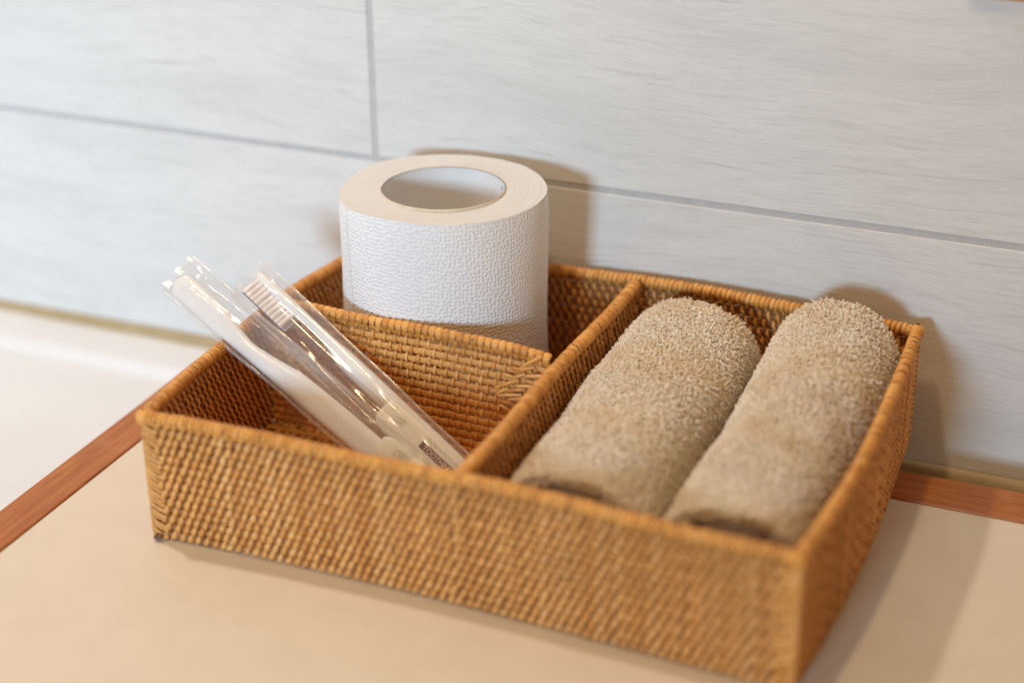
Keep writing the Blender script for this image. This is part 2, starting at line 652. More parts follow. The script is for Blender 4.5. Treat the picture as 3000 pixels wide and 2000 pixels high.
def weave(panel, path, sign, n_st, n_row, top, w_st, th_st, r_wf, amp_s, amp_w, separate, z0=0.0004, label=None, hw_z=None, wmat=None, slant=0.24):
    """one woven panel: upright stakes over and under horizontal strands"""
    ts = np.linspace(0, 1, 2001)
    pts = path(ts)
    seg = np.r_[0, np.cumsum(np.linalg.norm(np.diff(pts, axis=0), axis=1))]
    Ln = seg[-1]

    def at(s):
        t = np.interp(s, seg, ts)
        e = 1e-3
        p = path(t)
        d = path(np.clip(t + e, 0, 1)) - path(np.clip(t - e, 0, 1))
        d /= np.linalg.norm(d, axis=-1, keepdims=True)
        n = np.stack([d[..., 1], -d[..., 0]], -1) * sign
        return t, p, d, n

    pitch = Ln / n_st
    stakes = Joined()
    for i in range(n_st):
        s = (i + 0.5) * pitch + rng.normal(0, pitch * 0.05)
        t, p, d, n = at(np.array(s))
        zt = float(top(t))
        k = n_row * 4 + 1
        z = np.linspace(z0, zt, k)
        rows = (z - z0) / (zt - z0) * n_row - 0.5
        lean = rng.normal(0, pitch * 0.16)
        off = amp_s * np.cos(np.pi * rows + np.pi * i) + rng.normal(0, 0.00006)
        sl = lean * np.sin(np.linspace(0, 6, k) + rng.uniform(0, 6)) + slant * pitch * np.sin(np.pi * rows + np.pi * i)
        P = np.zeros((k, 3))
        P[:, :2] = p + n * off[:, None] + d * sl[:, None]
        P[:, 2] = z
        face = np.cos(np.pi * rows + np.pi * i)
        wv = w_st * (1 + rng.normal(0, 0.07)) * (0.62 + 0.38 * np.clip(face, 0, 1) ** 0.7) * (1 + 0.05 * np.sin(z * 900 + i))
        D3 = np.array([d[0], d[1], 0])
        N3 = np.array([n[0], n[1], 0])
        # slight twist gives each stake its own highlight
        tw = rng.normal(0, 0.18)
        A = D3 * math.cos(tw) + N3 * math.sin(tw)
        B = -D3 * math.sin(tw) + N3 * math.cos(tw)
        V, F = tube(P, A, B, wv, th_st, 6)
        if separate:
            obj('stake', mesh_from('stake', V, F, RATTAN, True, rng.random()), panel)
        else:
            stakes.add(V, F, rng.random())
    if not separate:
        obj('stake_weave', stakes.mesh('stake_weave', RATTAN), panel, 'stuff')
    for j in range(n_row):
        k = n_st * 3 + 1
        s = np.linspace(0, Ln, k)
        t, p, d, n = at(s)
        zt = top(t)
        z = z0 + (zt - z0) * (j + 0.5) / n_row + 0.00018 * np.sin(s * 190 + j * 2.1) + 0.0001 * np.sin(s * 611 + j)
        idx = s / pitch - 0.5
        off = -amp_w * np.cos(np.pi * idx + np.pi * j)
        P = np.zeros((k, 3))
        P[:, :2] = p + n * off[:, None]
        P[:, 2] = z
        N3 = np.c_[n, np.zeros(k)]
        hz = (hw_z if hw_z else r_wf * 1.15)
        V, F = tube(P, N3, np.array([0, 0, 1.0]), r_wf, hz * (1 + 0.06 * np.sin(s * 83 + j * 1.7)), 6)
        obj('weft_strand', mesh_from('weft_strand', V, F, wmat or RATTAN_GAP_SHADE, True, rng.random()), panel)  # default weft colour carries the painted shade of the holes
    return at, Ln


def ring_mesh(name, r, w, mat, segs=12):
    """one turn of binding strip round the rim, axis along local x, bulging across its width"""
    prof = [(-w, r * 0.84), (-w * 0.55, r * 1.035), (0, r * 1.06), (w * 0.55, r * 1.035), (w, r * 0.84)]
    V = []
    for x, rr in prof:
        for k in range(segs):
            a = 2 * math.pi * k / segs
            V.append((x, rr * math.cos(a), rr * math.sin(a)))
    return mesh_from(name, V, grid_faces(len(prof), segs), mat, True)


def rim(panel, at, Ln, top, r, pitch, sepr, ring, zoff=0.0, ellip=1.0):
    k = max(40, int(Ln / 0.003))
    s = np.linspace(0, Ln, k)
    t, p, d, n = at(s)
    P = np.c_[p, top(t) + zoff]
    V, F = auto_tube(P, r * 0.86, 8)
    core = obj('rim', mesh_from('rim', V, F, RATTAN_GAP_SHADE, True, rng.random()), panel)
    nw = int(Ln / pitch)
    J = Joined()
    rv = np.array([v.co for v in ring.vertices])
    rf = np.array([list(f.vertices) for f in ring.polygons])
    for i in range(nw):
        si = (i + 0.5) * Ln / nw
        t, p, d, n = at(np.array(si))
        dz = float(top(np.clip(t + .01, 0, 1)) - top(np.clip(t - .01, 0, 1)))
        yaw = math.atan2(d[1], d[0]) + rng.normal(0, 0.10)
        sc = 1 + rng.normal(0, 0.022)
        M = Matrix.Translation((p[0], p[1], float(top(t)) + zoff + rng.normal(0, 0.00008))) @ Matrix.Rotation(yaw, 4, 'Z') @ Matrix.Rotation(rng.normal(0.18, 0.07), 4, 'Y') @ Matrix.Diagonal((1.0, sc * ellip, sc, 1))
        if sepr:
            o = obj('binding_turn', ring, panel)
            o.matrix_local = M
        else:
            A = np.array(M)
            J.add(rv @ A[:3, :3].T + A[:3, 3], rf, rng.random())
    if not sepr:
        obj('binding', J.mesh('binding', RATTAN_RIM), panel, 'stuff')


RIM_R = 0.0026
ring_outer = ring_mesh('binding_turn', RIM_R, 0.00102, RATTAN_RIM)
ring_cross = ring_mesh('binding_turn', 0.0024, 0.00165, RATTAN_RIM)


def part_empty(name, label=None):
    o = bpy.data.objects.new(name, None)
    COL.objects.link(o)
    o.parent = basket
    o.empty_display_size = 0.01
    if label:
        o['label'] = label
    return o


NR = 14
fr = part_empty('side_panel', 'long woven side nearest the viewer')
at, Ln = weave(fr, path_front, 1, 142, NR, top_outer, 0.00141, 0.00045, 0.00045, 0.00105, 0.00012, True, hw_z=0.00150)
rim(fr, at, Ln, top_outer, RIM_R, 0.0022, True, ring_outer)
bk = part_empty('side_panel', 'long woven side against the wall')
at, Ln = weave(bk, path_back, -1, 126, 13, top_outer, 0.00138, 0.00045, 0.00048, 0.00110, 0.00014, False, hw_z=0.00180)
rim(bk, at, Ln, top_outer, RIM_R, 0.0022, False, ring_outer)
lf = part_empty('side_panel', 'short woven side under the toothbrushes')
at, Ln = weave(lf, path_left, -1, 104, 13, top_outer, 0.00132, 0.00045, 0.00045, 0.00112, 0.00012, False, hw_z=0.00215)
rim(lf, at, Ln, top_outer, RIM_R, 0.0022, False, ring_outer)
rt = part_empty('side_panel', 'short woven side beside the towels')
at, Ln = weave(rt, path_right, 1, 104, NR, top_outer, 0.00141, 0.00045, 0.00045, 0.00105, 0.00012, False, hw_z=0.00150)
rim(rt, at, Ln, top_outer, RIM_R, 0.0022, False, ring_outer)
md = part_empty('divider', 'long woven divider beside the towels')
at, Ln = weave(md, path_mid, 1, 92, 13, top_flat, 0.00118, 0.00048, 0.00050, 0.0010, 0.00018, False, z0=0.0030, hw_z=0.00180)
rim(md, at, Ln, top_flat, 0.0030, 0.0023, False, ring_mesh('binding_turn', 0.0029, 0.00125, RATTAN_RIM))
cr = part_empty('divider', 'short woven divider in front of the toilet roll')
at, Ln = weave(cr, path_cross, 1, 50, 15, top_cross, 0.00108, 0.00036, 0.00055, 0.00084, 0.00024, True, z0=0.0030, hw_z=0.00160, wmat=RATTAN_WEFT, slant=0.06)
rim(cr, at, Ln, top_cross, 0.0023, 0.0031, True, ring_cross, 0.0004, 0.85)

# loose strand ends gathered where the short divider meets the long one
FAN = [(-0.0228, 0.0418, -0.0143, 0.0461), (-0.0228, 0.0387, -0.0187, 0.0417), (-0.0216, 0.0381, -0.0135, 0.0397),
       (-0.0181, 0.0409, -0.0114, 0.0425), (-0.0182, 0.0367, -0.0135, 0.0379), (-0.0217, 0.0354, -0.0158, 0.035),
       (-0.0217, 0.0335, -0.0182, 0.0318), (-0.0165, 0.0516, -0.0119, 0.0513), (-0.0143, 0.0503, -0.0074, 0.0533),
       (-0.0119, 0.0528, -0.0042, 0.0585), (-0.0198, 0.048, -0.0157, 0.0473), (-0.0157, 0.047, -0.0111, 0.0497),
       (-0.010, 0.049, -0.0037, 0.0502), (-0.0134, 0.0439, -0.0085, 0.0446), (-0.0150, 0.0345, -0.0080, 0.0330),
       (-0.0120, 0.0390, -0.0050, 0.0400), (-0.0120, 0.0355, -0.0050, 0.0350), (-0.0160, 0.0300, -0.0090, 0.0280)]
for (u0, z0, u1, z1) in FAN:
    k = 9
    f = np.linspace(-0.12, 1.12, k)
    arch = np.sin(np.clip(f, 0, 1) * np.pi) * 0.0007
    P = np.c_[u0 + (u1 - u0) * f, CV - 0.0016 - arch, z0 + (z1 - z0) * f + 0.0004 * np.sin(f * 3)]
    V, F = auto_tube(P, 0.00085, 6, 0.00042, (0, 1, 0))
    # flatten: wide in the panel plane, thin across it
    obj('strand_end', mesh_from('strand_end', V, F, RATTAN, True, 0.45 + 0.5 * rng.random()), cr)

# corner posts with slanting wrap strips
for cu, cv, su, sv in ((-1, -1, 1, 1), (1, -1, -1, 1), (1, 1, -1, -1), (-1, 1, 1, -1)):
    X, Y = cu * (HW - IN), cv * (HD - IN)
    z = np.linspace(0.0005, H + 0.0001, 14)
    V, F = tube(np.c_[np.full(14, X), np.full(14, Y), z], (1, 0, 0), (0, 1, 0), 0.0014, 0.0014, 10)
    post = obj('corner_post', mesh_from('corner_post', V, F, RATTAN_WEFT, True, 0.4), basket)
    for i in range(24):
        zc = 0.0030 + i * 0.0022
        th = np.linspace(0, 1, 9)
        # from the short side, round the post, down on to the long side
        a0 = np.array([X + cu * 0.0004, Y + sv * 0.0065])
        c0 = np.array([X + cu * 0.0046, Y + cv * 0.0046])
        b0 = np.array([X + su * 0.0056, Y + cv * 0.0004])
        Q = ((1 - th) ** 2)[:, None] * a0 + (2 * th * (1 - th))[:, None] * c0 + (th ** 2)[:, None] * b0
        zz = zc + 0.0052 - 0.0085 * th ** 1.2 + rng.normal(0, 0.0003)
        zz = np.clip(zz, 0.0012, H - 0.001)
        V, F = auto_tube(np.c_[Q, zz], 0.00060, 6, 0.00084)
        obj('wrap_strip', mesh_from('wrap_strip', V, F, RATTAN_WEFT, True, rng.random()), post)
    # ball of binding at the top of the corner
    V, F = tube(np.c_[np.full(7, X), np.full(7, Y), np.linspace(H - 0.0058, H + 0.0006, 7)], (1, 0, 0), (0, 1, 0),
                np.array([.6, .9, 1.05, 1.08, 1.02, .8, .3]) * 0.0031, np.array([.6, .9, 1.05, 1.08, 1.02, .8, .3]) * 0.0031, 12)
    obj('corner_knot', mesh_from('corner_knot', V, F, RATTAN_RIM, True, 0.7), post)
    if cu < 0 and cv < 0:
        for du, dv, dz in ((0.0012, -0.0024, 0.0019), (0.0032, -0.0023, 0.0024)):
            P = np.array([(X + du, Y + dv + f, dz) for f in (0.0022, -0.0006, -0.0012, -0.0014)])
            V, F = tube(P, (1, 0, 0), (0, 0, 1), np.array([1, 1, .75, .05]) * 0.0010, np.array([1, 1, .75, .05]) * 0.0010, 10)
            obj('pin', mesh_from('pin', V, F, PIN), post)

# woven base
J = Joined()
for i in range(64):
    u = -HW + 0.004 + i * (2 * HW - 0.008) / 63
    k = 60
    tb_ = (u + HW) / (2 * HW)
    v = np.linspace(path_front(np.array(tb_))[1] + 0.0012, path_back(np.array(tb_))[1] - 0.0012, k)
    P = np.c_[np.full(k, u), v, 0.0022 + 0.0005 * np.cos(np.arange(k) * np.pi / 2 + np.pi * i)]
    J.add(*tube(P, (1, 0, 0), (0, 0, 1), 0.0017, 0.0005, 6), rng.random())
for i in range(30):
    v0 = -HD + 0.0105 + i * (2 * HD - 0.016) / 29
    k = 130
    tb_ = (v0 + HD) / (2 * HD)
    u = np.linspace(path_left(np.array(tb_))[0] + 0.0012, path_right(np.array(tb_))[0] - 0.0012, k)
    P = np.c_[u, np.full(k, v0), 0.0022 - 0.0004 * np.cos(np.arange(k) * np.pi / 2 + np.pi * i)]
    J.add(*tube(P, (0, 1, 0), (0, 0, 1), 0.0026, 0.0006, 6), rng.random())
obj('base_weave', J.mesh('base_weave', RATTAN_WEFT), basket, 'stuff')
FLOOR = 0.0034

# ------------------------------------------------------------------ toilet roll
RU, RV, RR, RC, RT = -0.0692, 0.0508, 0.0441, 0.0259, 0.1044
roll = thing('toilet_roll', 'white embossed toilet paper roll standing on end in the basket', 'toilet roll', (RU, RV, FLOOR))
HR = RT - FLOOR
nt_, nz_ = 260, 44
seam = math.radians(232)
th = seam + np.linspace(0, 2 * math.pi, nt_)
fr_ = np.linspace(0, 1, nt_)


def roll_r(a, f, zf):
    return RR + 0.00008 * f + 0.0006 * np.sin(2 * a + 0.6) + 0.0004 * np.sin(5 * a + 7 * zf) + 0.0003 * np.sin(3 * a - 4 * zf) - 0.0006 * (np.abs(2 * zf - 1) ** 8)


V, UV = [], []
zf = np.linspace(0, 1, nz_)
for k, a in enumerate(th):
    rr = roll_r(a, fr_[k], zf)
    top = HR + 0.0004 * math.sin(3 * a) + 0.00012 * math.sin(7 * a + 1) + 0.00006 * math.sin(19 * a)
    for q in range(nz_):
        V.append((rr[q] * math.cos(a), rr[q] * math.sin(a), zf[q] * top))
        UV.append((fr_[k] * 2 * math.pi * RR, zf[q] * HR))
F = grid_faces(nt_, nz_, False)
me = mesh_from('paper', V, F, PAPER)
uvl = me.uv_layers.new(name='unroll')
li = np.zeros(len(me.loops), dtype=np.int32)
me.loops.foreach_get('vertex_index', li)
uvl.data.foreach_set('uv', np.asarray(UV, dtype=np.float32)[li].ravel())
obj('paper', me, roll)
# layered end faces
for name, zz, flip in (('paper_layers', None, False), ('paper_layers', 0.0, True)):
    V = []
    rad = np.linspace(0, 1, 26)
    nt2 = 200
    for q, f in enumerate(rad):
        for k in range(nt2):
            a = 2 * math.pi * k / nt2
            fo = ((a - seam) % (2 * math.pi)) / (2 * math.pi)
            ro = roll_r(a, fo, 1.0)
            r = RC + 0.0008 + (ro - RC - 0.0008) * f
            if zz is None:
                top = HR + 0.0004 * math.sin(3 * a) + 0.00012 * math.sin(7 * a + 1) + 0.00006 * math.sin(19 * a)
                z = top * f + (HR - 0.0006) * (1 - f) + 0.00005 * math.sin(f * 40 + 2 * math.sin(a)) + 0.0004 * math.sin(2 * a + 3 * f) * (1 - f)
            else:
                z = 0.0
            V.append((r * math.cos(a), r * math.sin(a), z))
    F = grid_faces(26, nt2)
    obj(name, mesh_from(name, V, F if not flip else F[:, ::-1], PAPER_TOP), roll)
# card core: inner and outer faces joined over the top edge
V = []
for k in range(120):
    a = 2 * math.pi * k / 120
    wob = 0.0004 * math.sin(2 * a + 1)
    for r, z in ((RC + 0.0009 + wob, 0.001), (RC + 0.0009 + wob, HR - 0.0004), (RC + 0.0002 + wob, HR + 0.0003)):
        V.append((r * math.cos(a), r * math.sin(a), z))
V += V[:3]
obj('core_edge', mesh_from('core_edge', V, grid_faces(121, 3, False), CORE_EDGE), roll)
V = []
for k in range(121):
    a = 2 * math.pi * k / 120
    wob = 0.0004 * math.sin(2 * a + 1)
    for z in np.linspace(0.0005, HR + 0.0001, 12):
        V.append((( RC + wob) * math.cos(a), (RC + wob) * math.sin(a), z))
core = obj('core', mesh_from('core', V, grid_faces(121, 12, False)[:, ::-1], CORE), roll)
for k in range(7):
    a = math.radians(14 + k * 4.2)
    rp = RC - 0.0002 + 0.0004 * math.sin(2 * a + 1)
    z0 = HR - 0.004 - (k % 3) * 0.0022
    V = [(rp * math.cos(a + da), rp * math.sin(a + da), z0 + dz) for da, dz in ((0, 0), (0.045, 0.0004), (0.055, 0.0018), (0.01, 0.0014))]
    obj('printed_mark', mesh_from('printed_mark', V, [(0, 1, 2, 3)], CORE_PRINT), core)

# ------------------------------------------------------------------ towels


def towel(label, cu, hw, h_back, h_front, v0, v1, lean):
    """rolled terry towel lying front to back: hollow outer wrap, inner roll and loop pile"""
    t = thing('rolled_towel', label, 'towel', (cu, 0, FLOOR), 'rolled towels in the basket')
    nv, na = 60, 72

    def section(f, a):
        """point of the outer surface at length f (0 front, 1 back) and angle a"""
        hh = (h_front + (h_back - h_front) * f ** 0.9) / 2
        w = hw * (1 + 0.018 * math.sin(6 * f + cu * 90))
        swell = 0.0011 * math.sin(17 * f + cu * 300) + 0.0012 * (1 / (1 + math.exp(-(f - 0.56) * 60)))
        e = 2.25
        c, s = np.cos(a), np.sin(a)
        x = np.sign(c) * np.abs(c) ** (2 / e) * w
        z = np.sign(s) * np.abs(s) ** (2 / e) * hh
        x = x + lean * (f - 0.5) + 0.0008 * np.sin(3 * a + 5 * f + cu * 40)
        z = z + 0.0006 * np.sin(2 * a + 9 * f + cu * 70) + swell * np.clip(s, 0, 1)
        return x, v0 + (v1 - v0) * f + 0 * a, z + hh

    a = np.arange(na) / na * 2 * np.pi
    rows = []
    # front lip turns in, back end domes
    for inset, vin in ((0.0062, 0.030), (0.0060, 0.012), (0.0052, 0.0035), (0.0030, 0.0004)):
        x, v, z = section(0.0, a)
        hh = h_front / 2
        k = 1 - inset / hw
        rows.append(np.stack([x * k, v + vin, (z - hh) * (1 - inset / hh) + hh], -1))
    for f in np.linspace(0, 1, nv):
        x, v, z = section(f, a)
        sq = 1.0
        d = (v1 - v0) * (1 - f)
        if d < 0.006:
            sq = 1 - 0.10 * (1 - d / 0.006) ** 2
        hh = (h_front + (h_back - h_front) * f ** 0.9) / 2
        rows.append(np.stack([x * sq, v, (z - hh) * sq + hh], -1))
    for sq, dv in ((0.80, 0.0016), (0.55, 0.0012), (0.2, 0.0002), (0.01, 0.0)):
        x, v, z = section(1.0, a)
        hh = h_back / 2
        rows.append(np.stack([x * sq, v + dv, (z - hh) * sq + hh], -1))
    V = np.concatenate(rows)
    F = grid_faces(len(rows), na)[:, ::-1]
    obj('outer_wrap', mesh_from('outer_wrap', V, F, TOWEL, True, 0.25), t)
    # inner roll, flattened and sunk to leave a slot at the top
    turns, k = 2.2, 90
    sp = np.linspace(0, 1, k)
    ang = sp * turns * 2 * np.pi + 1.2
    r = 0.018 * (1 - 0.80 * sp)
    P = []
    for vv in (v0 + 0.011, v0 + 0.045):
        P.append(np.stack([r * np.cos(ang) * 1.12 - 0.002, np.full(k, vv), r * np.sin(ang) * 0.80 + 0.0195], -1))
    V = np.concatenate(P)
    th = 0.0021
    Vi = V.copy()
    cx = np.array([-0.002, 0, 0.0195])
    dirv = V - cx
    dirv[:, 1] = 0
    dirv /= np.maximum(np.linalg.norm(dirv, axis=1), 1e-6)[:, None]
    Vi = V - dirv * th
    VV = np.concatenate([V[:k], Vi[:k], Vi[k:], V[k:]])
    idx = grid_faces(4, k, False)
    close = np.stack([3 * k + np.arange(k - 1), 3 * k + np.arange(1, k), np.arange(1, k), np.arange(k - 1)], -1)
    obj('inner_roll', mesh_from('inner_roll', VV, np.concatenate([idx, close]), TOWEL, True, 0.35), t)

    # loop pile
    n = 34000
    f = rng.random(n)
    f[: n // 26] = 1.0
    f[n // 26: n // 15] = 0.0
    ang = rng.random(n) * 1.36 * np.pi - 0.18 * np.pi
    e = 1e-3
    p = np.stack([*map(np.asarray, section_vec(section, f, ang))], -1)
    pa = np.stack([*section_vec(section, f, ang + e)], -1)
    pf = np.stack([*section_vec(section, np.clip(f + e, 0, 1.002), ang)], -1)
    Ta, Tf = pa - p, pf - p
    nrm = np.cross(Ta, Tf)
    nrm /= np.maximum(np.linalg.norm(nrm, axis=1), 1e-12)[:, None]
    out = p.copy()
    out[:, 1] = 0
    out[:, 2] -= 0.028
    flip = np.sign((nrm * out).sum(1))
    nrm *= flip[:, None]
    # ends: let the pile roll over the back edge and the front lip
    endb = f >= 1.0
    k_in = rng.random(endb.sum()) * 0.16
    hhb = h_back / 2
    p[endb, 0] *= 1 - k_in
    p[endb, 2] = (p[endb, 2] - hhb) * (1 - k_in) + hhb
    p[endb, 1] += 0.0012
    nrm[endb, 1] += 0.9
    endf = f <= 0.0
    k_in = rng.random(endf.sum()) * 0.14
    hhf = h_front / 2
    p[endf, 0] *= 1 - k_in
    p[endf, 2] = (p[endf, 2] - hhf) * (1 - k_in) + hhf
    nrm[endf, 1] -= 0.9
    nrm /= np.linalg.norm(nrm, axis=1)[:, None]
    Tf = np.tile(np.array([0, 1.0, 0]), (n, 1))
    Ta = np.cross(nrm, Tf)
    Ta /= np.maximum(np.linalg.norm(Ta, axis=1), 1e-9)[:, None]
    Tf = np.cross(Ta, nrm)
    s1 = np.sin(p[:, 1] * 210 + np.sin(p[:, 0] * 260) * 1.6 + cu * 50) + 0.8 * np.sin(p[:, 0] * 330 + p[:, 1] * 120 + 1)
    s2 = np.sin(p[:, 0] * 240 + np.sin(p[:, 1] * 190) * 1.7) + 0.8 * np.sin(p[:, 2] * 310 - p[:, 1] * 150 + 2)
    la = 0.26 * s1 + rng.normal(0, 0.24, n) - 0.10
    lf = 0.26 * s2 + rng.normal(0, 0.24, n) - 0.15
    d = nrm + Ta * la[:, None] + Tf * lf[:, None]
    d /= np.linalg.norm(d, axis=1)[:, None]
    ln = 0.0020 * (1 + rng.normal(0, 0.22, n))
    cur = Ta * rng.normal(0, 0.5, n)[:, None] + Tf * rng.normal(0, 0.5, n)[:, None] - nrm * 0.18
    p = p - nrm * 0.0006
    pts = [p, p + d * (ln * 0.38)[:, None], p + d * (ln * 0.78)[:, None] + cur * (ln * 0.16)[:, None], p + d * ln[:, None] + cur * (ln * 0.42)[:, None]]
    rad = [0.00036, 0.00054, 0.00050, 0.00012]
    A = np.cross(d, np.array([0.31, 0.87, 0.38]))
    A /= np.maximum(np.linalg.norm(A, axis=1), 1e-9)[:, None]
    B = np.cross(d, A)
    VV = np.zeros((n, 4, 3, 3))
    rs = (1 + rng.normal(0, 0.12, n))
    for q in range(4):
        for c in range(3):
            tt = 2 * np.pi * c / 3
            VV[:, q, c] = pts[q] + (A * math.cos(tt) + B * math.sin(tt)) * (rad[q] * rs)[:, None]
    base = np.arange(n) * 12
    Fq = []
    for q in range(3):
        for c in range(3):
            c2 = (c + 1) % 3
            Fq.append(np.stack([base + q * 3 + c, base + q * 3 + c2, base + (q + 1) * 3 + c2, base + (q + 1) * 3 + c], -1))
    Fq.append(np.stack([base + 9, base + 10, base + 11, base + 11], -1))
    F = np.concatenate(Fq[:-1])
    rv = np.repeat(rng.random(n) * 0.999, 12)
    obj('loop_pile', mesh_from('loop_pile', VV.reshape(-1, 3), F, TOWEL, False, rv), t, 'stuff')
    return t


def section_vec(section, f, a):
    """section() with arrays of both f and a"""
    out = [np.zeros_like(a) for _ in range(3)]
    order = np.argsort(f)
    chunks = np.array_split(order, 400)
    for c in chunks:
        if len(c) == 0:
            continue
        f0 = float(f[c].mean())
        x, v, z = section(f0, a[c])
        x1, v1_, z1 = section(f0 + 1e-3, a[c])
        df = (f[c] - f0)
        out[0][c] = x + (x1 - x) * df * 1e3
        out[1][c] = v + (v1_ - v) * df * 1e3
        out[2][c] = z + (z1 - z) * df * 1e3
    return out


towel('beige rolled terry towel next to the woven divider', 0.0375, 0.0290, 0.0535, 0.0478, -0.0690, 0.0760, -0.002)
towel('beige rolled terry towel against the right end of the basket', 0.0985, 0.0262, 0.0632, 0.0485, -0.0700, 0.0780, 0.002)

# ------------------------------------------------------------------ toothbrush sets


def frame(A, E):
    """axes of a packet lying from A (top) to E: x along it, z towards the viewer, y to the upper right"""
    A, E = np.array(A), np.array(E)
    X = (E - A) / np.linalg.norm(E - A)
    c, s = math.cos(YAW), math.sin(YAW)
    dx, dy = CAM[0] - BX, CAM[1] - BY
    cam_l = np.array([c * dx + s * dy, -s * dx + c * dy, CAM[2]])
    toc = cam_l - (A + E) / 2
    Z = toc - X * (toc @ X)
    Z /= np.linalg.norm(Z)
    Y = np.cross(Z, X)
    return A, X, Y, Z


def local_empty(name, label, cat, fr, group=None, off=(0, 0, 0)):
    A, X, Y, Z = fr
    o = bpy.data.objects.new(name, None)
    COL.objects.link(o)
    base = A + X * off[0] + Y * off[1] + Z * off[2]
    R = Matrix(((X[0], Y[0], Z[0]), (X[1], Y[1], Z[1]), (X[2], Y[2], Z[2]))).to_4x4()
    o.matrix_world = Matrix.Translation(to_world(base)) @ Matrix.Rotation(YAW, 4, 'Z') @ R
    o['label'] = label
    o['category'] = cat
    o.empty_display_size = 0.01
    if group:
        o['group'] = group
    return o


def loft(stations, sides=20, e=2.6):
    """stations: (x, yc, zc, half width, half thickness)"""
    V = []
    t = np.arange(sides) / sides * 2 * np.pi
    c, s = np.cos(t), np.sin(t)
    cx = np.sign(c) * np.abs(c) ** (2 / e)
    sx = np.sign(s) * np.abs(s) ** (2 / e)
    for x, yc, zc, w, h in stations:
        V.append(np.stack([np.full(sides, x), yc + w * cx, zc + h * sx], -1))
    return np.concatenate(V), grid_faces(len(stations), sides)


def smooth_stations(keys, n=60):
    keys = np.array(keys, float)
    x = np.linspace(keys[0, 0], keys[-1, 0], n)
    out = [x]
    for c in range(1, 5):
        y = np.interp(x, keys[:, 0], keys[:, c])
        for _ in range(2):
            yy = np.convolve(np.r_[y[0], y, y[-1]], [0.25, 0.5, 0.25], 'valid')
            y = np.r_[y[0], yy[1:-1], y[-1]]
        out.append(y)
    return np.stack(out, -1)


F1 = frame((-0.1586, -0.0211, 0.0768), (-0.0440, -0.0356, 0.0130))
F2 = frame((-0.1350, 0.0050, 0.0735), (-0.0213, -0.0235, 0.0130))
mm = 0.001

# --- toothbrush lying face down, back of the head to the viewer
b1 = local_empty('toothbrush', 'white toothbrush with its smooth back up, hanging over the basket end', 'toothbrush', F1, 'packed toothbrushes')
keys = [(0.0, -1, 0, 0.6, 0.4), (0.0006, -1, 0, 4.7, 1.5), (0.002, -1, 0, 5.5, 2.0), (0.012, -1.1, 0, 5.5, 2.2), (0.024, -1.6, 0, 5.4, 2.3), (0.034, -2.6, 0, 4.0, 2.3),
        (0.044, -3.3, 0.2, 3.2, 2.4), (0.054, -2.6, 0.2, 3.9, 2.6), (0.068, -1.4, 0, 5.3, 2.9), (0.095, -1.0, 0, 5.6, 3.0), (0.1285, -1.0, 0, 5.2, 2.8), (0.1310, -1.0, 0, 3.5, 2.0), (0.1325, -1, 0, 0.5, 0.4)]
keys = [(x, y * mm, z * mm, w * mm, h * mm) for x, y, z, w, h in keys]
V, F = loft(smooth_stations(keys, 90), 22)
obj('handle', mesh_from('handle', V, F, PLASTIC), b1)
tuft_me = None


def tuft_mesh(r, ln):
    V, F = tube(np.array([(0, 0, 0), (0, 0, ln * 0.5), (0, 0, ln * 0.93), (0, 0, ln)]), (1, 0, 0), (0, 1, 0), np.array([1, 1.03, 1.08, 0.75]) * r, np.array([1, 1.03, 1.08, 0.75]) * r, 8)
    return mesh_from('bristle_tuft', V, F, BRISTLE, True)


tm = tuft_mesh(0.00078, 0.0075)
for i in range(9):
    for j in range(3):
        o = obj('bristle_tuft', tm, b1)
        o.location = (0.004 + i * 0.0026, (-1.0 + (j - 1) * 2.6) * mm, -0.0012)
        o.rotation_euler = (math.pi + rng.normal(0, 0.03), rng.normal(0, 0.03), 0)

# --- toothbrush on its side, bristles to the lower left
b2 = local_empty('toothbrush', 'white toothbrush on its side showing rows of pale bristles', 'toothbrush', F2, 'packed toothbrushes')
keys = [(0.0, -1.2, 0, 0.5, 0.4), (0.0006, -1.2, 0, 1.8, 3.0), (0.003, -1.3, 0, 2.4, 4.4), (0.014, -1.4, 0, 2.6, 5.0), (0.026, -1.4, 0, 2.6, 4.6), (0.033, -1.2, 0, 2.3, 3.0),
        (0.040, -1.0, 0, 2.2, 2.4), (0.047, -1.4, 0, 2.6, 2.6), (0.055, -2.2, 0, 4.1, 3.4), (0.075, -2.3, 0, 4.4, 3.7), (0.110, -2.2, 0, 4.4, 3.7), (0.1290, -2.2, 0, 4.2, 3.4), (0.1312, -2.2, 0, 2.6, 2.2), (0.1322, -2.2, 0, 0.5, 0.4)]
keys = [(x, y * mm, z * mm, w * mm, h * mm) for x, y, z, w, h in keys]
V, F = loft(smooth_stations(keys, 90), 22)
hd = obj('handle', mesh_from('handle', V, F, PLASTIC), b2)
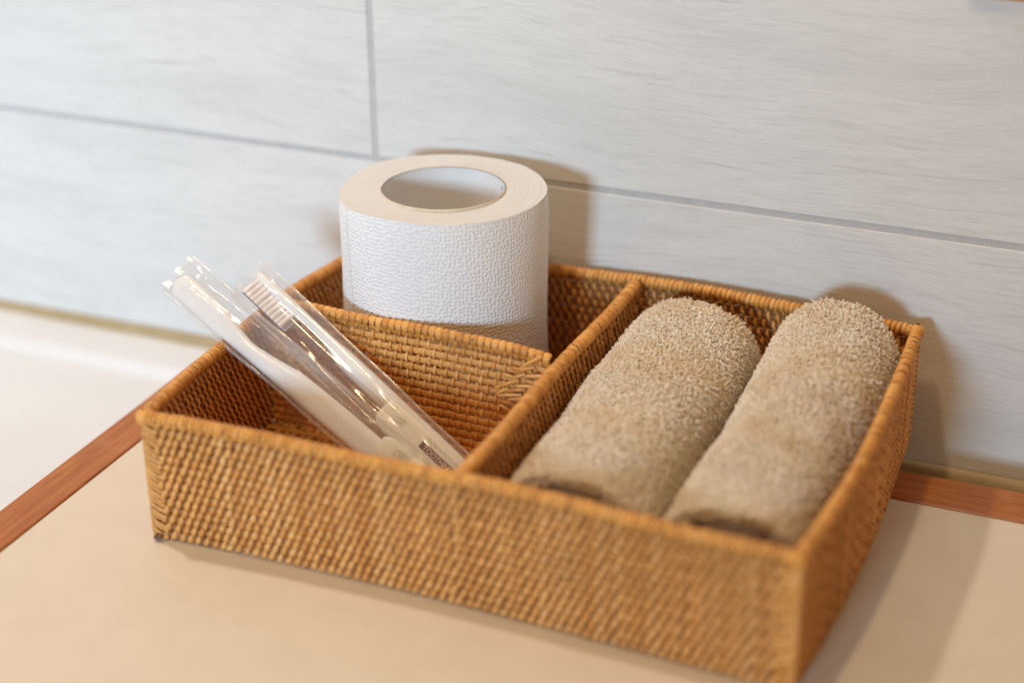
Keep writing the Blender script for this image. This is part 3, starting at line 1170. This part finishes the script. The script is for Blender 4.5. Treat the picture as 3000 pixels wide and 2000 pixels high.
# raised grip inlay on the handle
V, F = loft(smooth_stations([(0.056, -2.4 * mm, 2.6 * mm, 0.5 * mm, 0.3 * mm), (0.0575, -2.4 * mm, 2.7 * mm, 2.4 * mm, 1.2 * mm), (0.095, -2.4 * mm, 2.9 * mm, 2.5 * mm, 1.2 * mm), (0.1, -2.4 * mm, 2.8 * mm, 0.5 * mm, 0.3 * mm)], 24), 16)
obj('grip', mesh_from('grip', V, F, PLASTIC), hd)
tm2 = tuft_mesh(0.00118, 0.0098)
bd = Vector((0.06, -0.90, 0.36)).normalized()
for i in range(10):
    for j in range(3):
        o = obj('bristle_tuft', tm2, b2)
        o.location = (0.0042 + i * 0.00245, -2.2 * mm, (-2.6 + j * 2.6) * mm)
        q = bd.to_track_quat('Z', 'X')
        o.rotation_mode = 'QUATERNION'
        o.rotation_quaternion = q
        o.location = Vector(o.location) + Vector((rng.normal(0, .0001), 0, rng.normal(0, .0001)))

# --- toothpaste tubes


def text_mesh(name, body, size, mat, shear=0.0):
    cu = bpy.data.curves.new(name, 'FONT')
    cu.body = body
    cu.size = size
    cu.shear = shear
    cu.align_x = 'LEFT'
    cu.resolution_u = 3
    o = bpy.data.objects.new(name, cu)
    COL.objects.link(o)
    bpy.context.view_layer.update()
    me = bpy.data.meshes.new_from_object(o.evaluated_get(bpy.context.evaluated_depsgraph_get()))
    bpy.data.objects.remove(o)
    me.name = name
    me.materials.clear()
    me.materials.append(mat)
    return me


def stroke(pts, w, mat, name, parent, z):
    P = np.array([(x, y, z) for x, y in pts])
    # smooth through the points
    t = np.linspace(0, len(P) - 1, len(P) * 5)
    Q = np.stack([np.interp(t, np.arange(len(P)), P[:, c]) for c in range(3)], -1)
    V, F = tube(Q, np.array([0.35, 0.94, 0]), (0, 0, 1), w, 0.00003, 4)
    return obj(name, mesh_from(name, V, F, mat), parent)


def toothpaste(label, fr, x0, yc, zc, w, full, tilt=0.0):
    t = local_empty('toothpaste_tube', label, 'toothpaste', fr, 'toothpaste sachets', (x0, yc, zc))
    ln = 0.050
    V, F = loft(smooth_stations([(0, 0, 0, w * 0.55, 0.0006), (0.0010, 0, 0, w * 0.78, 0.0011), (0.0030, 0, 0, w * 0.95, 0.0016), (0.008, 0, 0, w, 0.0019), (0.030, 0, 0, w, 0.0021), (0.045, 0, 0, w, 0.0016), (ln, 0, 0, w, 0.0003)], 40), 24, 3.4)
    body = obj('tube_body', mesh_from('tube_body', V, F, TUBE), t)
    zt = 0.00225
    leaf = [(0.0085, -0.0005), (0.0075, 0.0008), (0.0085, 0.0020), (0.0110, 0.0026), (0.0125, 0.0024)]
    stroke(leaf, 0.00016, PRINT_GREEN, 'leaf_mark', body, zt)
    stroke([(0.0088, 0.0002), (0.0100, 0.0012), (0.0118, 0.0016)], 0.00012, PRINT_GREEN, 'leaf_mark', body, zt)
    stroke([(0.0095, -0.0002), (0.0108, 0.0006), (0.0122, 0.0008)], 0.00012, PRINT_GREEN, 'leaf_mark', body, zt)
    if full:
        V = [(0.0230, -0.0010, zt), (0.0455, -0.0010, zt), (0.0455, 0.0021, zt), (0.0230, 0.0021, zt)]
        bar = obj('label_bar', mesh_from('label_bar', V, [(0, 1, 2, 3)], PRINT_PLUM), body)
        o = obj('lettering', text_mesh('lettering', 'TOOTHPASTE', 0.0031, PRINT_CREAM), body)
        o.location = (0.0247, -0.0006, zt + 0.00008)
        # green handwriting above the bar, too small to read in the photograph
        xx = np.linspace(0.0235, 0.042, 46)
        yy = 0.0040 + 0.00075 * np.sin(xx * 5200) + 0.0004 * np.sin(xx * 2100 + 1)
        stroke(list(zip(xx, yy)), 0.00016, PRINT_GREEN, 'green_script', body, zt)
    return t


toothpaste('cream toothpaste tube with plum TOOTHPASTE bar lying on the brush with visible bristles', F2, 0.084, -0.0061, 0.0047, 0.0068, True)
toothpaste('cream toothpaste tube half hidden under the near rim, lying on the smooth-backed brush', F1, 0.112, 0.0030, 0.0036, 0.0052, False)

# --- clear sleeves


def sleeve(label, fr, x0, x1, y0, y1, th, seed, zc=0.0006):
    t = local_empty('clear_sleeve', label, 'plastic sleeve', fr, 'clear sleeves round the toothbrushes')
    r = np.random.default_rng(seed)
    n, m = 110, 56
    ph = r.uniform(0, 6.28, 24)
    V = np.zeros((n, m, 3))
    f = np.linspace(0, 1, n)
    X = x0 + (x1 - x0) * f
    a = np.arange(m) / m * 2 * np.pi
    pinch = np.clip(np.minimum((X - x0) / 0.012, (x1 - X) / 0.010), 0, 1) ** 0.6
    hw = (y1 - y0) / 2
    yc = (y1 + y0) / 2
    e = 2.2
    for i in range(n):
        c, s = np.cos(a), np.sin(a)
        y = yc + hw * np.sign(c) * np.abs(c) ** 0.95 * 1.0 + 0.0002 * np.sin(X[i] * 120 + ph[0])
        z = th * np.sign(s) * np.abs(s) ** 0.6 * max(pinch[i], 0.02)
        crush = np.exp(-((X[i] - x0) / 0.020) ** 2)
        wr = (0.00042 * np.sin(X[i] * 55 + y * 760 + ph[1]) + 0.00030 * np.sin(X[i] * 95 - y * 1150 + ph[2] + 1.5 * np.sin(X[i] * 60))
              + 0.00055 * np.abs(np.sin(X[i] * 34 + y * 330 + ph[3])) - 0.0003
              + (0.08 + 0.55 * crush) * (0.00035 * np.sin(X[i] * 700 + y * 300 + ph[4]) + 0.00025 * np.sin(X[i] * 1100 - y * 700 + ph[6])))
        z = z + wr * (0.35 + 0.65 * np.abs(s)) + zc
        V[i] = np.stack([np.full(m, X[i]) + 0.0006 * np.sin(y * 500 + ph[5]) * (1 - pinch[i]), y, z], -1)
    obj('film', mesh_from('film', V.reshape(-1, 3), grid_faces(n, m), FILM), t)
    # heat-sealed hems: one down each long edge, a crimped one across the top
    for side in (-1, 1):
        k = 70
        f2 = np.linspace(0.0, 1.0, k)
        xx = x0 + (x1 - x0) * f2
        yy = yc + side * (hw + 0.0002) + 0.0002 * np.sin(xx * 120 + ph[0])
        zz = zc + 0.0003 * np.sin(xx * 90 + ph[7]) + 0.0001 * np.sin(xx * 400 + ph[8])
        V2 = np.stack([np.c_[xx, yy - side * 0.0006, zz], np.c_[xx, yy, zz + 0.00025], np.c_[xx, yy + side * 0.0006, zz - 0.0001]], 1).reshape(-1, 3)
        obj('sealed_edge', mesh_from('sealed_edge', V2, grid_faces(k, 3, False), FILM_SEAL), t)
    k = 40
    yy = np.linspace(y0, y1, k)
    cz = zc + 0.0005 * np.sin(yy * 900 + ph[9])
    V2 = np.stack([np.c_[x0 + 0.0012 + 0 * yy, yy, cz], np.c_[x0 - 0.0004 + 0 * yy, yy, cz + 0.0003 * np.sin(yy * 5200)], np.c_[x0 - 0.0018 + 0.0004 * np.sin(yy * 700 + ph[10]), yy, cz]], 1).reshape(-1, 3)
    obj('sealed_end', mesh_from('sealed_end', V2, grid_faces(k, 3, False), FILM_SEAL), t)
    return t


sleeve('crinkled clear plastic sleeve round the smooth-backed toothbrush', F1, -0.0008, 0.1340, -0.0080, 0.0105, 0.0066, 3, 0.0006)
sleeve('crinkled clear plastic sleeve round the toothbrush with visible bristles', F2, -0.0008, 0.1340, -0.0155, 0.0042, 0.0082, 5, 0.0006)
